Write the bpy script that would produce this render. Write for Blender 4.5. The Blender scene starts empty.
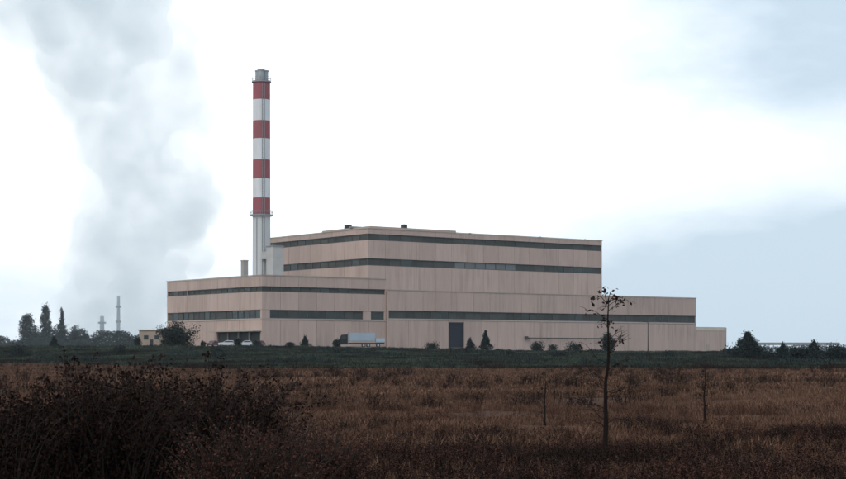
import bpy, bmesh, math, random
import numpy as np
from mathutils import Vector, Matrix, noise as mnoise

random.seed(7)
RNG = np.random.default_rng(11)
sc = bpy.context.scene
R = math.radians

# ------------------------------------------------------------------ camera
FPX, CX, HOR, EYE = 1702.0, 423.0, 353.0, 2.0      # focal length, centre and horizon of the 846 px photograph
cd = bpy.data.cameras.new('camera')
cam = bpy.data.objects.new('camera', cd)
sc.collection.objects.link(cam)
cam.location = (0, 0, EYE)
cam.rotation_euler = (R(90), 0, 0)
cd.sensor_width = 36.0
cd.lens = FPX / 846.0 * 36.0
cd.shift_y = (HOR - 239.5) / 846.0
cd.clip_start = 0.1
cd.clip_end = 12000.0
sc.camera = cam

# ------------------------------------------------------------------ sky, sun, exposure
SUN_EL, SUN_AZ = R(42), R(205)          # high thin overcast, brighter behind the viewer's left shoulder
world = bpy.data.worlds.new('World')
sc.world = world
world.use_nodes = True
wn, wl = world.node_tree.nodes, world.node_tree.links
wn.clear()
w_out = wn.new('ShaderNodeOutputWorld')
w_bg = wn.new('ShaderNodeBackground')
w_bg.inputs['Strength'].default_value = 0.1
sky = wn.new('ShaderNodeTexSky')
sky.sky_type = 'NISHITA'
sky.sun_disc = False
sky.sun_elevation = SUN_EL
sky.sun_rotation = SUN_AZ
sky.air_density = 1.0
sky.dust_density = 2.0


def wmath(op, a, b=None, c=None, clamp=False):
    n = wn.new('ShaderNodeMath')
    n.operation = op
    n.use_clamp = clamp
    for i, v in enumerate((a, b, c)):
        if v is None:
            continue
        if isinstance(v, (int, float)):
            n.inputs[i].default_value = v
        else:
            wl.new(v, n.inputs[i])
    return n.outputs[0]


def wsmooth(v, lo, hi):
    n = wn.new('ShaderNodeMapRange')
    n.interpolation_type = 'SMOOTHSTEP'
    wl.new(v, n.inputs['Value'])
    n.inputs['From Min'].default_value = lo
    n.inputs['From Max'].default_value = hi
    return n.outputs['Result']


tc = wn.new('ShaderNodeTexCoord')
sep = wn.new('ShaderNodeSeparateXYZ')
wl.new(tc.outputs['Generated'], sep.inputs[0])
az = wmath('ARCTAN2', sep.outputs[0], sep.outputs[1])
el = wmath('ARCSINE', sep.outputs[2])
cl = wn.new('ShaderNodeTexNoise')                      # large cloud masses
mp = wn.new('ShaderNodeMapping')
mp.inputs['Scale'].default_value = (1, 1, 2.6)
wl.new(tc.outputs['Generated'], mp.inputs[0])
wl.new(mp.outputs[0], cl.inputs['Vector'])
cl.inputs['Scale'].default_value = 5.0
cl.inputs['Detail'].default_value = 7.0
cl.inputs['Roughness'].default_value = 0.58
cl2 = wn.new('ShaderNodeTexNoise')
wl.new(mp.outputs[0], cl2.inputs['Vector'])
cl2.inputs['Scale'].default_value = 26.0
cl2.inputs['Detail'].default_value = 5.0
wob = wmath('MULTIPLY', wmath('SUBTRACT', cl.outputs['Fac'], 0.5), 0.18)
azw = wmath('ADD', az, wob)
right = wsmooth(azw, 0.0, 0.24)                       # bluer, greyer cloud to the right of the bright bank
left = wsmooth(azw, -0.20, -0.5)
elw = wmath('ADD', el, wmath('MULTIPLY', wob, 0.25))
streak = wmath('SUBTRACT', 1.0, wsmooth(wmath('ABSOLUTE', wmath('SUBTRACT', elw, 0.106)), 0.0, 0.06))
g = wmath('MULTIPLY', right, wmath('SUBTRACT', 1.0, wmath('MULTIPLY', streak, 0.55)))
g = wmath('ADD', g, wmath('MULTIPLY', left, 0.55))
low = wsmooth(elw, 0.14, -0.02)                        # greyer air low over the land
g = wmath('ADD', g, wmath('MULTIPLY', low, 0.75))
g = wmath('ADD', g, wmath('MULTIPLY', wmath('SUBTRACT', cl2.outputs['Fac'], 0.5), 0.35), clamp=True)
cmix = wn.new('ShaderNodeMix')
cmix.data_type = 'RGBA'
wl.new(g, cmix.inputs['Factor'])
cmix.inputs['A'].default_value = (17.0, 17.4, 17.6, 1)
cmix.inputs['B'].default_value = (6.8, 8.3, 9.6, 1)
smix = wn.new('ShaderNodeMix')
smix.data_type = 'RGBA'
smix.inputs['Factor'].default_value = 0.9              # a nearly closed cloud deck over the clear sky
wl.new(sky.outputs[0], smix.inputs['A'])
wl.new(cmix.outputs['Result'], smix.inputs['B'])
wl.new(smix.outputs['Result'], w_bg.inputs['Color'])
wl.new(w_bg.outputs[0], w_out.inputs['Surface'])

sd = bpy.data.lights.new('sun', 'SUN')
sd.energy = 0.7
sd.angle = R(25)
sd.color = (1.0, 0.96, 0.9)
sun = bpy.data.objects.new('sun', sd)
sc.collection.objects.link(sun)
# Nishita: rotation measured clockwise from +Y
sdir = Vector((math.sin(SUN_AZ) * math.cos(SUN_EL), math.cos(SUN_AZ) * math.cos(SUN_EL), math.sin(SUN_EL)))
sun.rotation_euler = sdir.to_track_quat('Z', 'Y').to_euler()

sc.view_settings.view_transform = 'Standard'
sc.view_settings.look = 'None'
sc.view_settings.exposure = 0.0
sc.view_settings.gamma = 1.0
sc.render.engine = 'CYCLES'
sc.cycles.use_denoising = True
sc.cycles.max_bounces = 6
sc.cycles.diffuse_bounces = 3
sc.cycles.volume_bounces = 4
sc.cycles.transparent_max_bounces = 8

# ------------------------------------------------------------------ helpers
COL = sc.collection


def at(px, py, Y):
    return Vector(((px - CX) / FPX * Y, Y, EYE - (py - HOR) / FPX * Y))


def zof(py, Y):
    return EYE - (py - HOR) / FPX * Y


def tag(o, label=None, cat=None, group=None, kind=None):
    if label:
        o['label'] = label
    if cat:
        o['category'] = cat
    if group:
        o['group'] = group
    if kind:
        o['kind'] = kind
    return o


def empty(name, loc, rz=0.0):
    o = bpy.data.objects.new(name, None)
    COL.objects.link(o)
    o.location = loc
    o.rotation_euler = (0, 0, rz)
    return o


def link(name, me, mat=None, parent=None, loc=None):
    o = bpy.data.objects.new(name, me)
    COL.objects.link(o)
    if mat is not None and not me.materials:
        me.materials.append(mat)
    if parent is not None:
        o.parent = parent
    if loc is not None:
        o.location = loc
    return o


def mesh_np(name, verts, faces, smooth=False):
    """verts (N,3), faces (M,k) arrays"""
    me = bpy.data.meshes.new(name)
    verts = np.asarray(verts, dtype=np.float32)
    faces = np.asarray(faces, dtype=np.int32)
    m, k = faces.shape
    me.vertices.add(len(verts))
    me.vertices.foreach_set('co', verts.ravel())
    me.loops.add(m * k)
    me.loops.foreach_set('vertex_index', faces.ravel())
    me.polygons.add(m)
    me.polygons.foreach_set('loop_start', np.arange(0, m * k, k, dtype=np.int32))
    if smooth:
        me.polygons.foreach_set('use_smooth', np.ones(m, dtype=bool))
    me.update(calc_edges=True)
    me.validate()
    return me


class MB:
    """collects shapes, builds one mesh"""

    def __init__(self):
        self.v, self.f = [], []

    def add(self, vs, fs):
        o = len(self.v)
        self.v += [tuple(v) for v in vs]
        self.f += [tuple(i + o for i in f) for f in fs]

    def box(self, c, s, rz=0.0):
        hx, hy, hz = s[0] / 2, s[1] / 2, s[2] / 2
        ca, sa = math.cos(rz), math.sin(rz)
        vs = []
        for z in (-hz, hz):
            for x, y in ((-hx, -hy), (hx, -hy), (hx, hy), (-hx, hy)):
                vs.append((c[0] + x * ca - y * sa, c[1] + x * sa + y * ca, c[2] + z))
        self.add(vs, [(3, 2, 1, 0), (4, 5, 6, 7), (0, 1, 5, 4), (1, 2, 6, 5), (2, 3, 7, 6), (3, 0, 4, 7)])

    def prism(self, poly, z0, z1):
        n = len(poly)
        vs = [(p[0], p[1], z0) for p in poly] + [(p[0], p[1], z1) for p in poly]
        fs = [tuple(reversed(range(n))), tuple(range(n, 2 * n))]
        fs += [(i, (i + 1) % n, n + (i + 1) % n, n + i) for i in range(n)]
        self.add(vs, fs)

    def tube(self, pts, rad, n=6, caps=True):
        pts = [Vector(p) for p in pts]
        if not hasattr(rad, '__len__'):
            rad = [rad] * len(pts)
        vs, fs = [], []
        prev = None
        for i, p in enumerate(pts):
            t = (pts[min(i + 1, len(pts) - 1)] - pts[max(i - 1, 0)])
            if t.length < 1e-9:
                t = Vector((0, 0, 1))
            t.normalize()
            a = Vector((1, 0, 0)) if prev is None else prev
            a = a - t * a.dot(t)
            if a.length < 1e-3:
                a = Vector((0, 1, 0)) - t * t.y
            a.normalize()
            prev = a
            b = t.cross(a)
            for k in range(n):
                th = 2 * math.pi * k / n
                vs.append(p + (a * math.cos(th) + b * math.sin(th)) * rad[i])
        for i in range(len(pts) - 1):
            for k in range(n):
                fs.append((i * n + k, i * n + (k + 1) % n, (i + 1) * n + (k + 1) % n, (i + 1) * n + k))
        if caps:
            fs.append(tuple(reversed(range(n))))
            fs.append(tuple((len(pts) - 1) * n + k for k in range(n)))
        self.add(vs, fs)

    def lathe(self, prof, n=24, c=(0, 0, 0)):
        """prof: list of (radius, z)"""
        vs, fs = [], []
        for r, z in prof:
            for k in range(n):
                th = 2 * math.pi * k / n
                vs.append((c[0] + r * math.cos(th), c[1] + r * math.sin(th), c[2] + z))
        for i in range(len(prof) - 1):
            for k in range(n):
                fs.append((i * n + k, i * n + (k + 1) % n, (i + 1) * n + (k + 1) % n, (i + 1) * n + k))
        fs.append(tuple(reversed(range(n))))
        fs.append(tuple((len(prof) - 1) * n + k for k in range(n)))
        self.add(vs, fs)

    def build(self, name, mat, parent=None, loc=None, smooth=False, bevel=0.0):
        me = bpy.data.meshes.new(name)
        me.from_pydata(self.v, [], self.f)
        me.update()
        if bevel > 0:
            bm = bmesh.new()
            bm.from_mesh(me)
            bmesh.ops.bevel(bm, geom=list(bm.edges), offset=bevel, segments=2, affect='EDGES', clamp_overlap=True)
            bm.to_mesh(me)
            bm.free()
        if smooth:
            for p in me.polygons:
                p.use_smooth = True
            me.set_sharp_from_angle(angle=R(40))
        return link(name, me, mat, parent, loc)


# ------------------------------------------------------------------ materials
MATS = {}


def material(name, base, rough=0.8, metal=0.0, spec=0.3, var=0.0, scale=3.0, var_col=None, bump=0.0, bscale=20.0,
             island=0.0, objrand=0.0, stretch=None, trans=0.0, contrast=0.2):
    if name in MATS:
        return MATS[name]
    m = bpy.data.materials.new(name)
    MATS[name] = m
    m.use_nodes = True
    nt = m.node_tree
    N, L = nt.nodes, nt.links
    b = N['Principled BSDF']
    b.inputs['Roughness'].default_value = rough
    b.inputs['Metallic'].default_value = metal
    b.inputs['Specular IOR Level'].default_value = spec
    col = None
    geo = N.new('ShaderNodeNewGeometry')
    vec = geo.outputs['Position']
    if stretch:
        mpn = N.new('ShaderNodeMapping')
        mpn.inputs['Scale'].default_value = stretch
        L.new(vec, mpn.inputs[0])
        vec = mpn.outputs[0]
    rgb = N.new('ShaderNodeRGB')
    rgb.outputs[0].default_value = (*base, 1)
    col = rgb.outputs[0]
    if var > 0:
        nz = N.new('ShaderNodeTexNoise')
        nz.inputs['Scale'].default_value = scale
        nz.inputs['Detail'].default_value = 6
        nz.inputs['Roughness'].default_value = 0.62
        L.new(vec, nz.inputs['Vector'])
        mr = N.new('ShaderNodeMapRange')
        mr.inputs['From Min'].default_value = 0.5 - contrast
        mr.inputs['From Max'].default_value = 0.5 + contrast
        mr.inputs['To Max'].default_value = var
        L.new(nz.outputs['Fac'], mr.inputs['Value'])
        mx = N.new('ShaderNodeMix')
        mx.data_type = 'RGBA'
        L.new(mr.outputs['Result'], mx.inputs['Factor'])
        L.new(col, mx.inputs['A'])
        vc = var_col or tuple(c * 0.45 for c in base)
        mx.inputs['B'].default_value = (*vc, 1)
        col = mx.outputs['Result']
    for amount, src in ((island, 'isl'), (objrand, 'obj')):
        if amount <= 0:
            continue
        if src == 'isl':
            rnd = geo.outputs['Random Per Island']
        else:
            rnd = N.new('ShaderNodeObjectInfo').outputs['Random']
        mr = N.new('ShaderNodeMapRange')
        mr.inputs['To Min'].default_value = 1 - amount
        mr.inputs['To Max'].default_value = 1 + amount
        L.new(rnd, mr.inputs['Value'])
        hs = N.new('ShaderNodeHueSaturation')
        L.new(mr.outputs['Result'], hs.inputs['Value'])
        L.new(col, hs.inputs['Color'])
        col = hs.outputs['Color']
    L.new(col, b.inputs['Base Color'])
    if bump > 0:
        nb = N.new('ShaderNodeTexNoise')
        nb.inputs['Scale'].default_value = bscale
        nb.inputs['Detail'].default_value = 4
        L.new(geo.outputs['Position'], nb.inputs['Vector'])
        bp = N.new('ShaderNodeBump')
        bp.inputs['Strength'].default_value = bump
        bp.inputs['Distance'].default_value = 0.1
        L.new(nb.outputs['Fac'], bp.inputs['Height'])
        L.new(bp.outputs[0], b.inputs['Normal'])
    if trans > 0:
        b.inputs['Transmission Weight'].default_value = trans
    return m


M_clad = material('beige_cladding', (0.535, 0.395, 0.338), 0.75, var=0.45, scale=0.9, var_col=(0.38, 0.275, 0.235),
                  objrand=0.07, stretch=(1, 1, 0.12), bump=0.15, bscale=3)
# rain streaks and grime on the cladding
_nt = M_clad.node_tree
_b = _nt.nodes['Principled BSDF']
_old = _b.inputs['Base Color'].links[0].from_socket
_g = _nt.nodes.new('ShaderNodeNewGeometry')
_mp = _nt.nodes.new('ShaderNodeMapping')
_mp.inputs['Scale'].default_value = (1.0, 1.0, 0.05)
_nt.links.new(_g.outputs['Position'], _mp.inputs[0])
_nz = _nt.nodes.new('ShaderNodeTexNoise')
_nz.inputs['Scale'].default_value = 1.6
_nz.inputs['Detail'].default_value = 5
_nt.links.new(_mp.outputs[0], _nz.inputs['Vector'])
_n2 = _nt.nodes.new('ShaderNodeTexNoise')
_n2.inputs['Scale'].default_value = 0.09
_nt.links.new(_g.outputs['Position'], _n2.inputs['Vector'])
_mu = _nt.nodes.new('ShaderNodeMath')
_mu.operation = 'MULTIPLY'
_nt.links.new(_nz.outputs['Fac'], _mu.inputs[0])
_nt.links.new(_n2.outputs['Fac'], _mu.inputs[1])
_mr = _nt.nodes.new('ShaderNodeMapRange')
_mr.inputs['From Min'].default_value = 0.26
_mr.inputs['From Max'].default_value = 0.42
_mr.inputs['To Max'].default_value = 0.38
_nt.links.new(_mu.outputs[0], _mr.inputs['Value'])
_mx = _nt.nodes.new('ShaderNodeMix')
_mx.data_type = 'RGBA'
_nt.links.new(_mr.outputs['Result'], _mx.inputs['Factor'])
_nt.links.new(_old, _mx.inputs['A'])
_mx.inputs['B'].default_value = (0.27, 0.205, 0.175, 1)
_nt.links.new(_mx.outputs['Result'], _b.inputs['Base Color'])
M_core = material('joint_dark', (0.16, 0.13, 0.11), 0.9)
M_roof = material('roof_membrane', (0.22, 0.21, 0.20), 0.95, var=0.4, scale=0.4)
M_coping = material('coping_metal', (0.42, 0.36, 0.30), 0.55, var=0.2, scale=0.8)
M_sill = material('pale_sill', (0.50, 0.41, 0.36), 0.7, var=0.2, scale=0.8)
M_louvre = material('dark_louvre', (0.075, 0.078, 0.072), 0.6, var=0.5, scale=0.35, objrand=0.25)
M_pane = material('dark_window_glass', (0.03, 0.04, 0.036), 0.12, spec=0.5, var=0.5, scale=0.2, objrand=0.6)
M_panelight = material('pale_band_panel', (0.17, 0.18, 0.19), 0.5, var=0.3, scale=0.4, objrand=0.1)
M_mull = material('mullion', (0.085, 0.09, 0.085), 0.5)
M_dark = material('dark_steel_and_bay_shade', (0.035, 0.04, 0.042), 0.5, var=0.4, scale=0.8)
M_bluedoor = material('blue_black_door', (0.022, 0.026, 0.042), 0.45, var=0.4, scale=0.5)
M_concrete = material('stack_concrete', (0.62, 0.61, 0.60), 0.85, var=0.35, scale=0.35, var_col=(0.45, 0.44, 0.43), stretch=(1, 1, 0.15))
M_white = material('stack_white_paint', (0.80, 0.79, 0.80), 0.6, var=0.6, scale=0.5, var_col=(0.58, 0.56, 0.55), stretch=(1, 1, 0.2))
M_red = material('stack_red_paint', (0.36, 0.095, 0.11), 0.7, var=0.7, scale=0.5, var_col=(0.27, 0.10, 0.105), stretch=(1, 1, 0.2))
M_steel = material('galvanised_steel', (0.30, 0.31, 0.32), 0.5, metal=0.3, var=0.3, scale=1.0)
M_duct = material('pale_duct', (0.52, 0.50, 0.48), 0.6, var=0.3, scale=0.5)
M_asphalt = material('asphalt', (0.05, 0.05, 0.05), 0.95, var=0.3, scale=0.8)
M_kerb = material('kerb_concrete', (0.35, 0.34, 0.32), 0.9, var=0.3, scale=1.0)
M_field = material('dead_grass_soil', (0.100, 0.052, 0.034), 1.0, spec=0.05, var=0.75, scale=0.16, var_col=(0.040, 0.021, 0.016), bump=0.8, bscale=2.5)
M_bank = material('bank_turf', (0.020, 0.031, 0.027), 1.0, spec=0.05, var=0.9, scale=0.07, var_col=(0.016, 0.015, 0.012), bump=0.8, bscale=2.0)
M_straw = material('dry_grass', (0.156, 0.085, 0.054), 0.9, spec=0.1, var=0.8, scale=0.10, var_col=(0.068, 0.035, 0.025), island=0.4, objrand=0.25)
M_russet = material('russet_weed', (0.085, 0.040, 0.028), 0.9, spec=0.03, var=0.7, scale=0.5, var_col=(0.04, 0.02, 0.016), island=0.45)
M_darkweed = material('dark_weed', (0.026, 0.015, 0.012), 0.9, spec=0.03, var=0.6, scale=0.6, var_col=(0.016, 0.012, 0.011), island=0.5)
M_bramble = material('bramble_leaf', (0.015, 0.0095, 0.008), 0.9, spec=0.03, var=0.6, scale=1.2, var_col=(0.036, 0.017, 0.012), island=0.6)
M_stem = material('dark_stem', (0.030, 0.021, 0.017), 0.9, var=0.5, scale=4)
M_sapbark = material('sapling_bark', (0.020, 0.014, 0.012), 0.95, spec=0.05, var=0.5, scale=6)
M_bark = material('bark', (0.05, 0.038, 0.03), 0.95, var=0.5, scale=6)
M_banktuft = material('bank_grass', (0.058, 0.076, 0.052), 0.9, spec=0.1, var=1.0, scale=0.055, var_col=(0.012, 0.010, 0.009), contrast=0.12, island=0.4, objrand=0.3)
M_ever = material('evergreen_leaf', (0.015, 0.025, 0.024), 0.8, spec=0.15, island=0.5)
M_green = material('shrub_leaf', (0.017, 0.025, 0.022), 0.8, spec=0.15, island=0.5)
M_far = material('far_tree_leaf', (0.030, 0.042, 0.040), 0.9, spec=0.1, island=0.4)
M_sapleaf = material('sapling_leaf', (0.035, 0.022, 0.016), 0.8, spec=0.15, island=0.5)

# ------------------------------------------------------------------ terrain
BANK1, PLAT = 394.0, 3.7


def bank_foot(X):
    """distance at which the field meets the green bank"""
    X = np.asarray(X, float)
    return 206 + 100 * sstep(-20, -72, X) + 2.5 * np.sin(X * 0.13) + 1.5 * np.sin(X * 0.37 + 1)


def sstep(a, b, x):
    t = np.clip((x - a) / (b - a), 0, 1)
    return t * t * (3 - 2 * t)


def field_relief(X, Y):
    z = 0.16 * np.sin(X * 0.11 + 1.3) * np.sin(Y * 0.07) + 0.07 * np.sin(X * 0.43 + Y * 0.31) + 0.05 * np.sin(X * 0.9 - Y * 0.77 + 2)
    f = bank_foot(X)
    return z * sstep(6, 24, Y) * (1 - sstep(f - 25, f - 2, Y))


def height(X, Y):
    X = np.asarray(X, float)
    Y = np.asarray(Y, float)
    f = bank_foot(X)
    t = np.clip((Y - f) / (BANK1 - f), 0, 1)
    up = 3.3 * (0.55 * t + 0.45 * t * t) + 0.4 * sstep(BANK1, 425, Y)
    up = up + (0.10 * np.sin(X * 0.21 + Y * 0.1) + 0.08 * np.sin(X * 0.5 - Y * 0.23)) * sstep(0, 0.1, t) * (1 - sstep(BANK1, BANK1 + 8, Y))
    up = up - 1.25 * sstep(-45, 45, X) * t                       # the site falls gently to the right
    up = up * (1 - 0.6 * sstep(72, 84, X - 0.20 * (Y - 390)))     # lower to the right of the plant
    up = up * (1 - sstep(700, 900, Y))
    return np.where(Y < f, field_relief(X, Y), up)


def terrain(name, xs, ys, mat):
    X, Y = np.meshgrid(xs, ys)
    f = bank_foot(X)                                   # rows follow the foot of the bank
    if name == 'field':
        Y = np.where(Y > 120, 120 + (Y - 120) / 254 * (f - 120), Y)
    else:
        Y = np.where(Y < 402, f + (Y - 374) / 28 * (402 - f), Y)
    Z = height(X, Y)
    if name == 'field':
        Z[-1] = 0
    else:
        Z[0] = 0
    v = np.stack([X.ravel(), Y.ravel(), Z.ravel()], 1)
    nx, ny = len(xs), len(ys)
    i, j = np.meshgrid(np.arange(nx - 1), np.arange(ny - 1))
    a = (j * nx + i).ravel()
    f = np.stack([a, a + 1, a + 1 + nx, a + nx], 1)
    o = link(name, mesh_np(name, v, f, True), mat)
    o['kind'] = 'structure'
    return o


xs = np.unique(np.concatenate([np.linspace(-2600, -170, 20), np.linspace(-170, 170, 273), np.linspace(170, 2600, 20)]))
ys1 = np.unique(np.concatenate([np.linspace(-500, 0, 6), np.linspace(0, 80, 90), np.linspace(80, 374, 150)]))
ys2 = np.unique(np.concatenate([np.linspace(374, 402, 60), np.linspace(402, 720, 40), np.linspace(720, 3000, 24)]))
terrain('field', xs, ys1, M_field)
terrain('ground', xs, ys2, M_bank)


def gz(x, y):
    return float(height(x, y))


# forecourt in front of the works: asphalt laid over the plateau, with a kerb at its edge
U = Vector((0.8, 0.6, 0))
V = Vector((-0.6, 0.8, 0))
Nf = -V                                # outward normal of the long faces
Nl = -U                                # outward normal of the left-hand faces
C1 = at(262, 346, 440.0)
C1.z = PLAT


def along(P, d, px):
    """distance along direction d from P to the vertical line seen at px"""
    k = (px - CX) / FPX
    return (k * P.y - P.x) / (d.x - k * d.y)


# ------------------------------------------------------------------ power station
ROOT = C1.copy()
station = empty('power_station', ROOT)
tag(station, 'long beige panelled power station with dark horizontal window bands and flat stepped roofs', 'building')
UNIT = None


def unit_cube():
    b = MB()
    b.box((0, 0, 0), (1, 1, 1))
    me = bpy.data.meshes.new('unit_box')
    me.from_pydata(b.v, [], b.f)
    me.update()
    return me


UNITS = {}


def slab(name, mat, center, size, rz, parent):
    """a box piece sharing one mesh per material; center in world coordinates"""
    if mat.name not in UNITS:
        me = unit_cube()
        me.materials.append(mat)
        UNITS[mat.name] = me
    o = bpy.data.objects.new(name, UNITS[mat.name])
    COL.objects.link(o)
    o.parent = parent
    o.location = Vector(center) - ROOT
    o.scale = size
    o.rotation_euler = (0, 0, rz)
    return o


ANG = {'f': math.atan2(U.y, U.x), 'l': math.atan2(V.y, V.x)}


class Face:
    """one facade: P base corner, d direction, n outward normal"""

    def __init__(self, P, d, n, L, parent):
        self.P, self.d, self.n, self.L, self.parent = P, d, n, L, parent
        self.rz = math.atan2(d.y, d.x)

    def piece(self, name, mat, t0, t1, z0, z1, d0, d1, parent=None):
        """box from t0..t1 along the face, z0..z1, between depths d0..d1 measured outward from the face"""
        c = self.P + self.d * ((t0 + t1) / 2) + self.n * ((d0 + d1) / 2)
        c.z = (z0 + z1) / 2
        return slab(name, mat, c, (t1 - t0, d1 - d0, z1 - z0), self.rz, parent or self.parent)

    def panels(self, z0, z1, t0=0.0, t1=None, w=6.0):
        t1 = self.L if t1 is None else t1
        n = max(1, round((t1 - t0) / w))
        s = (t1 - t0) / n
        g = 0.035
        for i in range(n):
            pr = random.uniform(-0.012, 0.012)
            self.piece('wall_panel', M_clad, t0 + i * s + g, t0 + (i + 1) * s - g, z0 + g, z1 - g, -0.25, pr)

    def band(self, z0, z1, t0, t1, mats, w=3.0, name='window_band'):
        """recessed strip of panes between rails and mullions; mats(t) gives each pane's material"""
        n = max(1, round((t1 - t0) / w))
        s = (t1 - t0) / n
        b = MB()

        def bx(a0, a1, b0, b1, e0, e1):
            c = self.P + self.d * ((a0 + a1) / 2) + self.n * ((e0 + e1) / 2) - ROOT
            b.box((c.x, c.y, (b0 + b1) / 2 - ROOT.z), (a1 - a0, e1 - e0, b1 - b0), self.rz)
        bx(t0, t1, z0, z0 + 0.16, -0.40, -0.16)
        bx(t0, t1, z1 - 0.16, z1, -0.40, -0.16)
        for i in range(n + 1):
            c = t0 + i * s
            bx(max(t0, c - 0.07), min(t1, c + 0.07), z0 + 0.163, z1 - 0.163, -0.40, -0.19)
        fr = b.build(name, M_mull, station)
        for i in range(n):
            self.piece('pane', mats(t0 + (i + .5) * s), t0 + i * s + 0.09, t0 + (i + 1) * s - 0.09, z0 + 0.17, z1 - 0.17, -0.42, -0.34, fr)
        return fr


def core(name, P, lu, lv, z0, z1, inset=0.45, label=None):
    """dark structural body just behind the panels"""
    a = P + U * inset + V * inset - ROOT
    b_ = P + U * (lu - inset) + V * inset - ROOT
    c = P + U * (lu - inset) + V * (lv - inset) - ROOT
    d = P + U * inset + V * (lv - inset) - ROOT
    m = MB()
    m.prism([(p.x, p.y) for p in (a, b_, c, d)], z0 - ROOT.z, z1 - ROOT.z)
    o = m.build(name, M_core, station)
    r = MB()
    r.prism([(p.x, p.y) for p in (a, b_, c, d)], z1 - ROOT.z + 0.004, z1 - ROOT.z + 0.12)
    r.build('roof_sheet', M_roof, o)
    if label:
        o['label'] = label
    return o


def side_panels(P, d, n, L, z0, z1, parent):
    Face(P, d, n, L, parent).panels(z0, z1, w=9.0)


def copings(P, lu, lv, z, parent):
    for A, d, L in ((P, U, lu), (P, V, lv), (P + U * lu, V, lv), (P + V * lv, U, lu)):
        f = Face(A, d, Vector((-d.y, d.x, 0)), L, parent)
        f.piece('coping', M_coping, -0.16 if d is U else 0.17, (L + 0.16) if d is U else L - 0.17, z + 0.002, z + 0.20, -0.15, 0.15)


# ---- left wing (low, nearest corner)
lw_left = along(C1, V, 167)
lw_right = along(C1, U, 386)
YL = C1.y
lw_top = zof(275.3, YL)
b1 = (zof(291.3, YL), zof(286.2, YL))
b2 = (zof(318.2, YL), zof(309.6, YL))
wing = core('left_wing', C1, lw_right, lw_left, PLAT - 0.5, lw_top - 0.5)
fR = Face(C1, U, Nf, lw_right, wing)
fL = Face(C1, V, Nl, lw_left, wing)


def tpx(P, d, px):
    return along(P, d, px)


def pane_mix(t):
    return M_pane if random.random() < 0.75 else M_louvre


def louvre_mix(t):
    return M_louvre if random.random() < 0.85 else M_pane


for f in (fR, fL):
    f.panels(b1[1], lw_top)
    f.panels(b2[1], b1[0])
    f.band(b1[0], b1[1], 0.0 if f is fR else 0.42, f.L, louvre_mix, name='louvre_band')
# lower windows of the long face: two openings with piers between
t270, t363, t371, t384 = [tpx(C1, U, p) for p in (270, 363, 371, 384)]
for a, b in ((0, t270), (t363, t371), (t384, fR.L)):
    fR.panels(b2[0], b2[1], a, b, 20)
for a, b in ((t270, t363), (t371, t384)):
    fR.band(b2[0], b2[1], a, b, pane_mix)
fR.panels(PLAT, b2[0] - 0.38)
fR.piece('sill', M_sill, 0, fR.L, b2[0] - 0.35, b2[0], -0.25, 0.10)
fL.band(b2[0], b2[1], 0.9, fL.L, lambda t: M_pane if t < 16 else louvre_mix(t))
fL.panels(b2[0], b2[1], 0, 0.9, 20)
fL.piece('sill', M_sill, 0.17, fL.L, b2[0] - 0.35, b2[0], -0.25, 0.10)
# loading bays in the left-hand face
tb1 = tpx(C1, V, 217)
tb0 = 1.0
zb = zof(331.5, YL)
fL.panels(PLAT, b2[0] - 0.38, tb1, fL.L)
fL.panels(zb, b2[0] - 0.38, 0, tb1)
fL.panels(PLAT, zb, 0, tb0, 20)
nb = 4
sb = (tb1 - tb0) / nb
for i in range(nb):
    a, b = tb0 + i * sb, tb0 + (i + 1) * sb
    sh = fL.piece('bay_shade_sheet', M_dark, a + 0.25, b - 0.25, PLAT, zb - 0.05, -0.43, -0.36)  # dark sheets stand in for the shaded interior of the open bays
    fL.piece('pier', M_clad, b - 0.22, b + 0.22 if i < nb - 1 else b - 0.01, PLAT, zb - 0.04, -0.35, -0.02)
fL.piece('canopy', M_coping, tb0 - 0.6, tb1 + 0.4, zb + 0.02, zb + 0.35, 0.03, 2.6)
# rain-water pipe on the left face
tp = tpx(C1, V, 188)
fL.piece('downpipe', M_coping, tp - 0.08, tp + 0.08, b2[1], lw_top - 0.3, 0.03, 0.2)
for A, d, n, L in ((C1 + U * lw_right, V, U, lw_left), (C1 + V * lw_left, U, V, lw_right)):
    side_panels(A, d, n, L, PLAT, lw_top, wing)
copings(C1, lw_right, lw_left, lw_top, wing)

# ---- right wing (lower, long)
C3 = C1 + U * (lw_right + 0.02) + Nf * 0.9
rw_len = along(C3, U, 696)
YR = C3.y
rw_top = zof(290, YR)
rb = (zof(318.4, YR), zof(310.4, YR))
rwing = core('right_wing', C3, rw_len, 52.0, PLAT - 2.8, rw_top - 0.5)
g1 = Face(C3, U, Nf, rw_len, rwing)
g1.panels(rb[1], rw_top)
Face(C3, V, Nl, 0.85, rwing).panels(PLAT - 2.4, rw_top, 0.03, 0.85, 20)
g1.band(rb[0], rb[1], 0.3, rw_len - 0.02, lambda t: louvre_mix(t))
g1.panels(rb[0], rb[1], 0.0, 0.3, 20)
g1.piece('sill', M_sill, 0, rw_len, rb[0] - 0.35, rb[0], -0.25, 0.10)
td0, td1 = tpx(C3, U, 448.5), tpx(C3, U, 464)
zd = zof(321.3, C3.y + 0.6 * td0)
zd = min(zd, rb[0] - 0.75)
g1.panels(PLAT - 2.4, rb[0] - 0.38, 0, td0)
g1.panels(PLAT - 2.4, rb[0] - 0.38, td1, rw_len)
g1.panels(zd, rb[0] - 0.38, td0, td1, 20)
door = g1.piece('roller_door', M_bluedoor, td0 + 0.25, td1 - 0.25, PLAT, zd - 0.22, -0.43, -0.30)
door['label'] = 'tall blue black roller door in the long front'
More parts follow.
